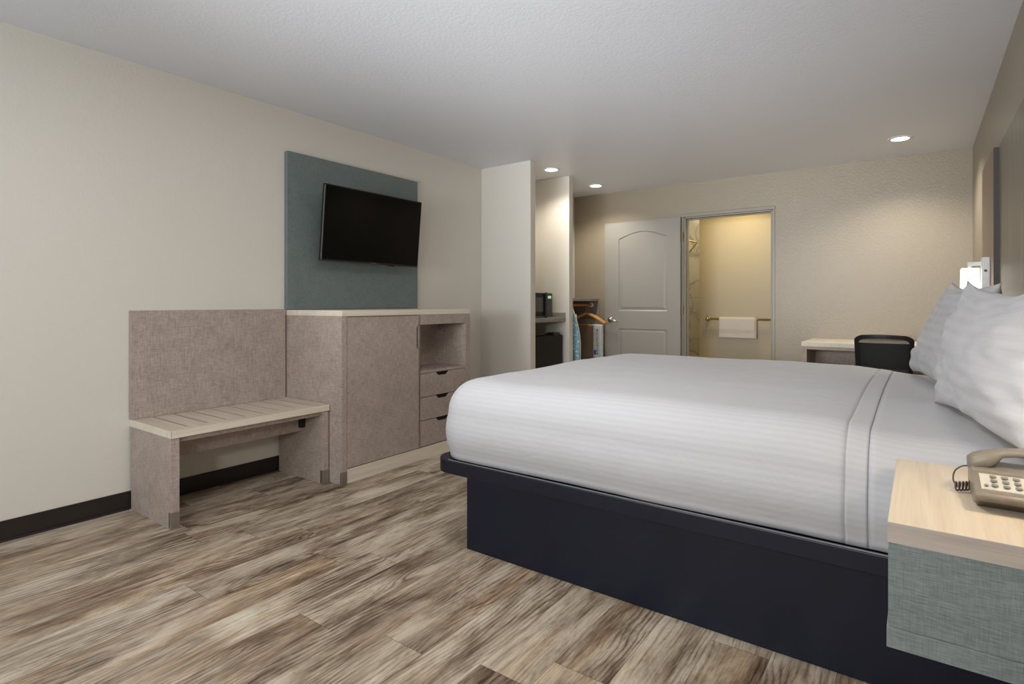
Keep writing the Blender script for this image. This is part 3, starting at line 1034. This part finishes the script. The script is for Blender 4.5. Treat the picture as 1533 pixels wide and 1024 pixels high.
# mattress with fitted sheet, and duvet
def draped(x0, x1, y0, y1, ztop, zlow, r, head_open=True, crown=0.0, amp=0.004, seed=0.0, bulge=0.012, foot=True):
    """returns fn(u,v)->point and fn uv; u runs foot->head, v near->far"""
    H = ztop - zlow - r          # straight part
    arc = r * PI / 2
    D = arc + H                  # drape length
    fx, fy0, fy1 = x0 + r, y0 + r, y1 - r
    Lx, Ly = x1 - fx, fy1 - fy0
    def fn(u, v):
        su = -D + u * (D + Lx) if foot else u * (x1 - fx)
        sv = -D + v * (2 * D + Ly)
        ex = max(0, -su)
        if sv < 0:
            ey, sy = -sv, -1
        elif sv > Ly:
            ey, sy = sv - Ly, 1
        else:
            ey, sy = 0, 0
        px = fx + max(su, 0)
        py = fy0 + min(max(sv, 0), Ly)
        m = max(ex, ey)
        nx = ny = 0.0
        if m > 0:
            if ex > 0 and ey > 0:
                a = (ey / (ex + ey)) * PI / 2
                nx, ny = -math.cos(a), sy * math.sin(a)
            elif ex > 0:
                nx = -1
            else:
                ny = sy
        if m < arc:
            hz, dz = r * math.sin(m / r), r * (1 - math.cos(m / r))
        else:
            q = (m - arc) / max(H, 1e-6)
            hz, dz = r + bulge * math.sin(PI * min(1, q * 1.15)) - 0.010 * q ** 3, r + (m - arc)
        x, y, z = px + nx * hz, py + ny * hz, ztop - dz
        # crown and softness
        cu_ = min(1, max(0, (px - fx) / 0.5)) * 0.6 + 0.4
        cv = math.sin(PI * min(1, max(0, (py - fy0) / Ly)))
        z += crown * cu_ * cv
        nz = noise.noise(Vector((x * 2.2 + seed, y * 2.2, z * 2.5))) * amp + noise.noise(Vector((x * 7 + seed, y * 7, z * 5))) * amp * 0.35
        if m < arc * 0.6:
            z += nz
        else:
            x += nx * nz
            y += ny * nz
        return (x, y, z)
    def uvf(u, v):
        su = u * (D + Lx)
        sv = -D + v * (2 * D + Ly)
        return (su, sv)
    return fn, uvf


DA = (-1.788, 1.868, 3.825)
def clipx(fn, x0, xa, xb):
    """only the length of the draped surface between xa and xb (x in metres, beyond the foot roll)"""
    r, zt_, zl = 0.15, 0.772, 0.4265
    D = (zt_ - zl - r) + r * PI / 2
    Lx = 0.345 - (x0 + r)
    tot = D + Lx
    ua, ub = (D + xa - (x0 + r)) / tot, (D + xb - (x0 + r)) / tot
    if xa < x0 + r:
        ua = 0
    return lambda u, v: fn(ua + (ub - ua) * u, v), lambda u, v: ((ua + (ub - ua) * u) * tot, -D + v * (2 * D + DA[2] - DA[1] - 2 * r))


HEM0, HEM1 = -0.172, -0.118
base_fn, _ = draped(DA[0], 0.345, DA[1], DA[2], 0.772, 0.4265, 0.15, bulge=0.014, amp=0.007, crown=0.012, seed=3)
def lowered(fn):
    # the duvet thins out and the bed sinks a little towards the pillows
    def f(u, v):
        x, y, z = fn(u, v)
        k = min(1, max(0, (x + 0.32) / 0.34))
        k = k * k * (3 - 2 * k)
        return (x, y, z - 0.032 * k * min(1, max(0, (z - 0.55) / 0.17)))
    return f
base_fn = lowered(base_fn)
def lifted(fn, d):
    def f(u, v):
        p = Vector(fn(u, v))
        c = Vector((p.x, 2.84, 0.60))
        q = Vector((0, p.y - 2.84, 0)) * (1.0 if p.z < 0.74 else 0.0)
        n_ = Vector((0, math.copysign(1, p.y - 2.84) if p.z < 0.70 else 0, 1 if p.z >= 0.70 else 0))
        if 0.62 < p.z < 0.765:
            k = (p.z - 0.62) / 0.145
            n_ = Vector((0, math.copysign(math.cos(k * PI / 2), p.y - 2.84), math.sin(k * PI / 2)))
        return tuple(p + n_ * d)
    return f
dv = thing('duvet', 'white striped duvet covering the bed up to the hem before the pillows', 'duvet', (-0.9, 2.83, 0.4245))
f1, uv1 = clipx(base_fn, DA[0], -9, HEM0)
MB().grid(f1, 110, 150, uv1).build('cover', M['duvet'], dv, smooth=True, solid=0.007, normals=False)
f2, uv2 = clipx(lifted(base_fn, 0.0018), DA[0], HEM0 - 0.001, HEM1)
MB().grid(f2, 8, 150, uv2).build('folded_hem', M['duvet'], dv, smooth=True, solid=0.004, normals=False)
mt = thing('mattress', 'mattress in a white sheet, its bare top showing under the pillows', 'mattress', (-0.7, 2.83, 0.4245))
f3, uv3 = clipx(lifted(base_fn, 0.0), DA[0], HEM1 + 0.0005, 0.345)
MB().grid(f3, 24, 150, uv3).build('sheet', M['duvet'], mt, smooth=True, solid=0.006, normals=False)
MB().box(-0.08, 1.93, 0.425, 0.343, 3.765, 0.66).build('core', M['whitem'], mt, bevel=0.03)

# ------------------------------------------------------------------ pillows
def pillow(name, label, BL, BR, TR, TL, th, seed, group=None, sag=0.02):
    """corners in space (bottom far, bottom near, top near, top far); th = half thickness toward the camera side"""
    BL, BR, TR, TL = map(Vector, (BL, BR, TR, TL))
    nrm = (BR - BL).cross(TL - BL).normalized()
    if nrm.x > 0:
        nrm = -nrm
    cen = (BL + BR + TR + TL) / 4
    t = thing(name, label, 'pillow', (cen.x, cen.y, min(BL.z, BR.z)), group)
    def fn(side):
        def f(u, v):
            s_, q = 2 * u - 1, 2 * v - 1
            pin = 0.055
            uu = 0.5 + 0.5 * s_ * (1 - pin * (1 - abs(q) ** 2.2))
            vv = 0.5 + 0.5 * q * (1 - pin * 1.1 * (1 - abs(s_) ** 2.2))
            p = BL.lerp(BR, uu).lerp(TL.lerp(TR, uu), vv)
            a = max(0, 1 - abs(s_) ** 2.6)
            b_ = max(0, 1 - abs(q) ** 2.6)
            h = th * (a * b_) ** 0.55
            w1 = noise.noise(Vector((u * 3 + seed, v * 3, seed))) * 0.03
            # radiating creases near the corners and along the top
            edge = 1 - min(a, b_)
            w2 = math.sin((u * 14 + v * 9) + 3 * noise.noise(Vector((u * 4, v * 4, seed + 5)))) * 0.008 * edge
            w3 = noise.noise(Vector((u * 9 + seed, v * 14, seed))) * 0.018 * (0.35 + edge)
            rim = (a * b_) ** 0.25
            p = p + nrm * side * (h + (w1 + w2 + w3) * rim)
            # soft irregular outline
            e2 = noise.noise(Vector((u * 3 + seed * 2, v * 3, 1.7))) * 0.010 * (1 - rim) - sag * v * v * math.sin(PI * u) ** 0.8
            return p + Vector((0, 0, e2))
        return f
    Wd = (BR - BL).length
    Hd = (TL - BL).length
    m = MB()
    m.grid(fn(1), 60, 50, lambda u, v: (u * Wd, v * Hd))
    m.grid(fn(-1), 60, 50, lambda u, v: (u * Wd, v * Hd))
    m.build('pillowcase', M['pillow'], t, smooth=True, dbl=True)
    return t


zb_ = 0.757
pillow('bed_pillow', 'white striped pillow upright against the headboard, nearer the phone',
       (0.045, 2.60, zb_), (0.20, 1.73, zb_ + 0.015), (0.30, 1.70, 1.200), (0.140, 2.60, 1.205), 0.075, 1.3, 'pillows leaning on the headboard', 0.045)
pillow('bed_pillow', 'white striped pillow upright against the headboard, beside the far wall lamp',
       (-0.030, 3.72, zb_ + 0.0), (0.10, 2.80, zb_ + 0.01), (0.25, 2.80, 1.20), (0.138, 3.74, 1.225), 0.075, 6.1, 'pillows leaning on the headboard')

# ------------------------------------------------------------------ nightstand + phone
def nightstand():
    x0, x1, y0, y1 = -0.050, 0.325, 1.302, 1.845
    t = thing('nightstand', 'wall-mounted nightstand with pale maple top and grey-green linen front', 'nightstand', (0.325, 1.57, 0.46))
    MB().box(x0, y0, 0.661, x1, y1, 0.700).build('top', M['maple'], t, bevel=0.0015)
    MB().box(x0, y0 - 0.0012, 0.661, x1, y0, 0.6995).build('front_edge', M['maplefront'], t)  # maple front with its shade painted in
    MB().box(x0 + 0.001, y0 + 0.001, 0.4985, x1, y1, 0.661).build('body', M['tealb'], t, bevel=0.001)
    MB().box(x0 - 0.0015, y0 - 0.003, 0.4595, x1, y1, 0.4985).build('bottom_rail', M['tealb'], t, bevel=0.0015)
nightstand()
bxp = thing('sconce_panel', 'tan wood wall panel behind the nightstand with the phone', 'wall panel', (XR, 1.5, 0.3))
MB().box(0.3265, 1.17, 0.30, XR - 0.0005, 1.84, 1.968).build('board', M['slab'], bxp, bevel=0.0005)


def phone():
    z = 0.700
    t = thing('desk_phone', 'taupe corded desk phone on the maple nightstand', 'telephone', (0.2, 1.56, z))
    X0, X1, Y0, Y1 = 0.090, 0.300, 1.462, 1.665
    # side profile in (y, z): front lip, sloping face, cradle
    prof = [(Y0 + 0.012, z + 0.022), (Y0, z + 0.034), (Y0 + 0.006, z + 0.041), (Y0 + 0.105, z + 0.058), (Y0 + 0.112, z + 0.064), (Y1 - 0.02, z + 0.068), (Y1, z + 0.056), (Y1, z + 0.006), (Y0 + 0.05, z + 0.006)]
    MB().prism(prof, 'x', X0, X1).build('body', M['phone'], t, bevel=0.004, seg=3)
    MB().prism([(Y0 + 0.014, z + 0.021), (Y0 + 0.05, z + 0.0005), (Y1 - 0.004, z + 0.0005), (Y1 - 0.004, z + 0.02)], 'x', X0 + 0.006, X1 - 0.006).build('underside', M['phoned'], t, bevel=0.002)
    # faceplate lying on the sloping face
    sl = 0.017 / 0.099
    def zf(y):
        return z + 0.041 + (y - (Y0 + 0.006)) * sl
    ya, yb2 = Y0 + 0.022, Y0 + 0.096
    MB().prism([(ya, zf(ya) - 0.001), (ya, zf(ya) + 0.0015), (yb2, zf(yb2) + 0.0015), (yb2, zf(yb2) - 0.001)], 'x', X0 + 0.012, X1 - 0.008).build('faceplate', M['phonef'], t)
    def key(x, y, w_, d_, name='key'):
        zz = zf(y) + 0.0015
        k = MB().box(x - w_, y - d_, zz - 0.001, x + w_, y + d_, zz + 0.0042).build(name, M['key'], t, bevel=0.0015)
        MB().box(x - w_ * 0.75, y - d_ * 1.9, zz, x + w_ * 0.35, y - d_ * 1.25, zz + 0.0006).build('key_legend', M['keyd'], k)
    for r in range(3):
        for c_ in range(8):
            key(X0 + 0.034 + c_ * 0.0185 + (0.008 if c_ > 4 else 0), ya + 0.016 + r * 0.0215, 0.0055, 0.0042)
    key(X0 + 0.0205, ya + 0.012, 0.0032, 0.0028)
    m = MB()
    for i in range(4):
        x = X0 + 0.032 + i * 0.0075
        m.box(x, Y0 + 0.0085, zf(Y0 + 0.010) - 0.0005, x + 0.0045, Y0 + 0.0115, zf(Y0 + 0.0115) + 0.0006)
    m.build('red_mark', M['red'], t)
    # speaker slots
    m = MB()
    for i in range(5):
        m.box(X0 + 0.092 + i * 0.007, Y0 + 0.106, z + 0.058, X0 + 0.0952 + i * 0.007, Y0 + 0.127, z + 0.0668)
    m.build('speaker_slots', M['dark'], t)
    # handset: arched bar with two end pieces
    yh = Y1 - 0.052
    n = 22
    sec = []
    mb = MB()
    bm = mb.bm
    rings = []
    for i in range(n + 1):
        f = i / n
        x = X0 - 0.004 + f * (X1 - X0 + 0.006)
        zt = z + 0.082 + 0.026 * math.sin(PI * f) ** 0.8
        thk = 0.017 if 0.2 < f < 0.8 else 0.030
        q = min(1, max(0, (abs(f - 0.5) - 0.22) / 0.08))
        thk = 0.016 + 0.018 * q * q * (3 - 2 * q)
        wy = 0.022 + 0.006 * q
        if i in (0, n):
            thk *= 0.6
            wy *= 0.8
            zt -= 0.004
        ring = []
        for k in range(16):
            a = k / 16 * 2 * PI
            ca, sa = math.cos(a), math.sin(a)
            ex = 0.6
            yy = yh + wy * math.copysign(abs(ca) ** ex, ca)
            zz = zt - thk / 2 + thk / 2 * math.copysign(abs(sa) ** ex, sa)
            ring.append(bm.verts.new((x, yy, zz)))
        rings.append(ring)
    for A, B in zip(rings, rings[1:]):
        for k in range(16):
            bm.faces.new([A[k], A[(k + 1) % 16], B[(k + 1) % 16], B[k]])
    bm.faces.new(rings[0])
    bm.faces.new(rings[-1][::-1])
    hs = mb.build('handset', M['phone'], t, smooth=True)
    # coiled cord leaving the left side
    pts = []
    path = [Vector((X0 + 0.006, yh - 0.01, z + 0.060)), Vector((X0 - 0.012, yh - 0.01, z + 0.058)), Vector((X0 - 0.026, yh - 0.012, z + 0.045)), Vector((X0 - 0.029, yh - 0.016, z + 0.026)), Vector((X0 - 0.022, yh - 0.02, z + 0.011))]
    sm = []
    for i in range(len(path) - 1):
        p0, p1, p2, p3 = path[max(i - 1, 0)], path[i], path[i + 1], path[min(i + 2, len(path) - 1)]
        for k in range(8):
            q = k / 8
            sm.append(0.5 * ((2 * p1) + (p2 - p0) * q + (2 * p0 - 5 * p1 + 4 * p2 - p3) * q * q + (3 * p1 - p0 - 3 * p2 + p3) * q ** 3))
    sm.append(path[-1])
    MB().tube(sm, 0.0016, 8).build('cord_lead', M['cord'], t, smooth=True)
    base = [Vector((X0 - 0.026, yh - 0.02, z + 0.0125)), Vector((X0 - 0.010, yh - 0.01, z + 0.0135)), Vector((X0 + 0.004, yh - 0.004, z + 0.016))]
    N = 150
    for i in range(N + 1):
        f = i / N * 2
        k = min(int(f), 1)
        p = base[k].lerp(base[k + 1], f - k)
        a = i / N * 2 * PI * 5
        pts.append(p + Vector((0.3 * math.cos(a), 0.95 * math.cos(a) * 0.9, math.sin(a))) * 0.0095)
    MB().tube(pts, 0.0016, 8).build('coiled_cord', M['cord'], t, smooth=True)
phone()

# ------------------------------------------------------------------ desk
def desk():
    x0, x1, yf, yb2, zt = -0.838, 0.355, 5.475, 6.140, 0.781
    t = thing('desk', 'writing desk with pale top and grey linen panels against the back wall', 'desk', (-0.24, 5.8, 0))
    MB().box(x0, yf, zt - 0.036, x1, yb2, zt).build('top', M['creamwood'], t, bevel=0.0015)
    for a in (x0 + 0.002, x1 - 0.042):
        MB().box(a, yf + 0.003, 0, a + 0.040, yb2 - 0.004, zt - 0.036).build('side_panel', M['linen'], t, bevel=0.001)
    MB().box(x0 + 0.042, yf + 0.006, zt - 0.062, x1 - 0.042, yf + 0.024, zt - 0.036).build('front_apron', M['linen'], t)
    MB().box(x0 + 0.042, yb2 - 0.16, 0.25, x1 - 0.042, yb2 - 0.14, zt - 0.036).build('modesty_panel', M['linen'], t)
desk()


def chair():
    cx, cy = -0.222, 5.12
    t = thing('office_chair', 'black mesh-back office chair tucked at the desk', 'chair', (cx, cy + 0.22, 0))
    ztop = 0.882
    hw = 0.192
    def outline(k, n=12):
        pts = []
        z0, z1, w1, r = 0.50, ztop - k, hw - k, 0.075 - k * 0.6
        w0 = w1 - 0.012
        pts.append((-w0, z0 + k))
        for i in range(n + 1):
            a = PI - i / n * PI / 2
            pts.append((-w1 + r + r * math.cos(a), z1 - r * 0.62 - 0.004 + r * 0.62 * math.sin(a)))
        for i in range(1, 6):
            f = i / 6
            pts.append((-w1 + r + (2 * (w1 - r)) * f, z1 - 0.004 + 0.005 * math.sin(PI * f)))
        for i in range(n + 1):
            a = PI / 2 - i / n * PI / 2
            pts.append((w1 - r + r * math.cos(a), z1 - r * 0.62 - 0.004 + r * 0.62 * math.sin(a)))
        pts.append((w0, z0 + k))
        return pts
    def curve_y(x, z):
        return cy + 0.0 - 0.05 * (1 - (x / hw) ** 2) + 0.10 * (0.88 - z)
    O, I = outline(0.0), outline(0.030)
    m = MB()
    bm = m.bm
    R = []
    for (pts, dy) in ((O, 0), (I, 0), (I, 0.024), (O, 0.024)):
        R.append([bm.verts.new((cx + x, curve_y(x, z) + dy, z)) for x, z in pts])
    n = len(O)
    for a in range(4):
        A, B = R[a], R[(a + 1) % 4]
        for i in range(n):
            bm.faces.new([A[i], A[(i + 1) % n], B[(i + 1) % n], B[i]])
    m.build('back_frame', M['blackp'], t, bevel=0.004)
    m = MB()
    bm = m.bm
    rows = 10
    I2 = outline(0.028)
    left = I2[:len(I2) // 2]
    def half(z):
        best = hw - 0.028
        for (xa, za), (xb, zb2) in zip(I2[:14], I2[1:14]):
            if min(za, zb2) <= z <= max(za, zb2) and abs(zb2 - za) > 1e-9:
                f = (z - za) / (zb2 - za)
                best = -(xa + (xb - xa) * f)
        return best
    def fn(u, v):
        z = 0.53 + v * (ztop - 0.030 - 0.53)
        x = (2 * u - 1) * half(z)
        return (cx + x, curve_y(x, z) + 0.013, z)
    m.grid(fn, 14, 14)
    m.build('mesh_back', M['meshf'], t, smooth=True)
    # lumbar band
    m = MB()
    m.grid(lambda u, v: (cx + (2 * u - 1) * (hw - 0.03), curve_y((2 * u - 1) * (hw - 0.03), 0.62 + v * 0.20) + 0.024, 0.62 + v * 0.195), 14, 6)
    m.build('lumbar_panel', M['seatf'], t, smooth=True, solid=0.004)
    # spine, seat, column, base
    m = MB().tube([(cx, cy + 0.03, 0.60), (cx, cy + 0.01, 0.46), (cx, cy + 0.06, 0.40), (cx, cy + 0.2, 0.385)], [0.02, 0.025, 0.025, 0.03])
    m.build('spine', M['blackp'], t, smooth=True)
    MB().prism(rrect(cx - 0.235, cy + 0.03, cx + 0.235, cy + 0.47, 0.08), 'z', 0.41, 0.475).build('seat', M['seatf'], t, bevel=0.02, seg=4)
    MB().lathe([(0.05, 0.41), (0.03, 0.36), (0.025, 0.34), (0.025, 0.12), (0.035, 0.10), (0.035, 0.07)], (cx, cy + 0.25, 0), 20).build('gas_column', M['blackp'], t, smooth=True)
    for k in range(5):
        a = k * 2 * PI / 5 + 0.3
        ex, ey = cx + 0.28 * math.cos(a), cy + 0.25 + 0.28 * math.sin(a)
        lg = MB().tube([(cx + 0.02 * math.cos(a), cy + 0.25 + 0.02 * math.sin(a), 0.095), (cx + 0.15 * math.cos(a), cy + 0.25 + 0.15 * math.sin(a), 0.088), (ex, ey, 0.07)], [0.024, 0.02, 0.014])
        l = lg.build('base_leg', M['blackp'], t, smooth=True)
        MB().tube([(ex - 0.02 * math.sin(a), ey + 0.02 * math.cos(a), 0.026), (ex + 0.02 * math.sin(a), ey - 0.02 * math.cos(a), 0.026)], 0.026, 16).build('caster', M['blackm'], l)
chair()
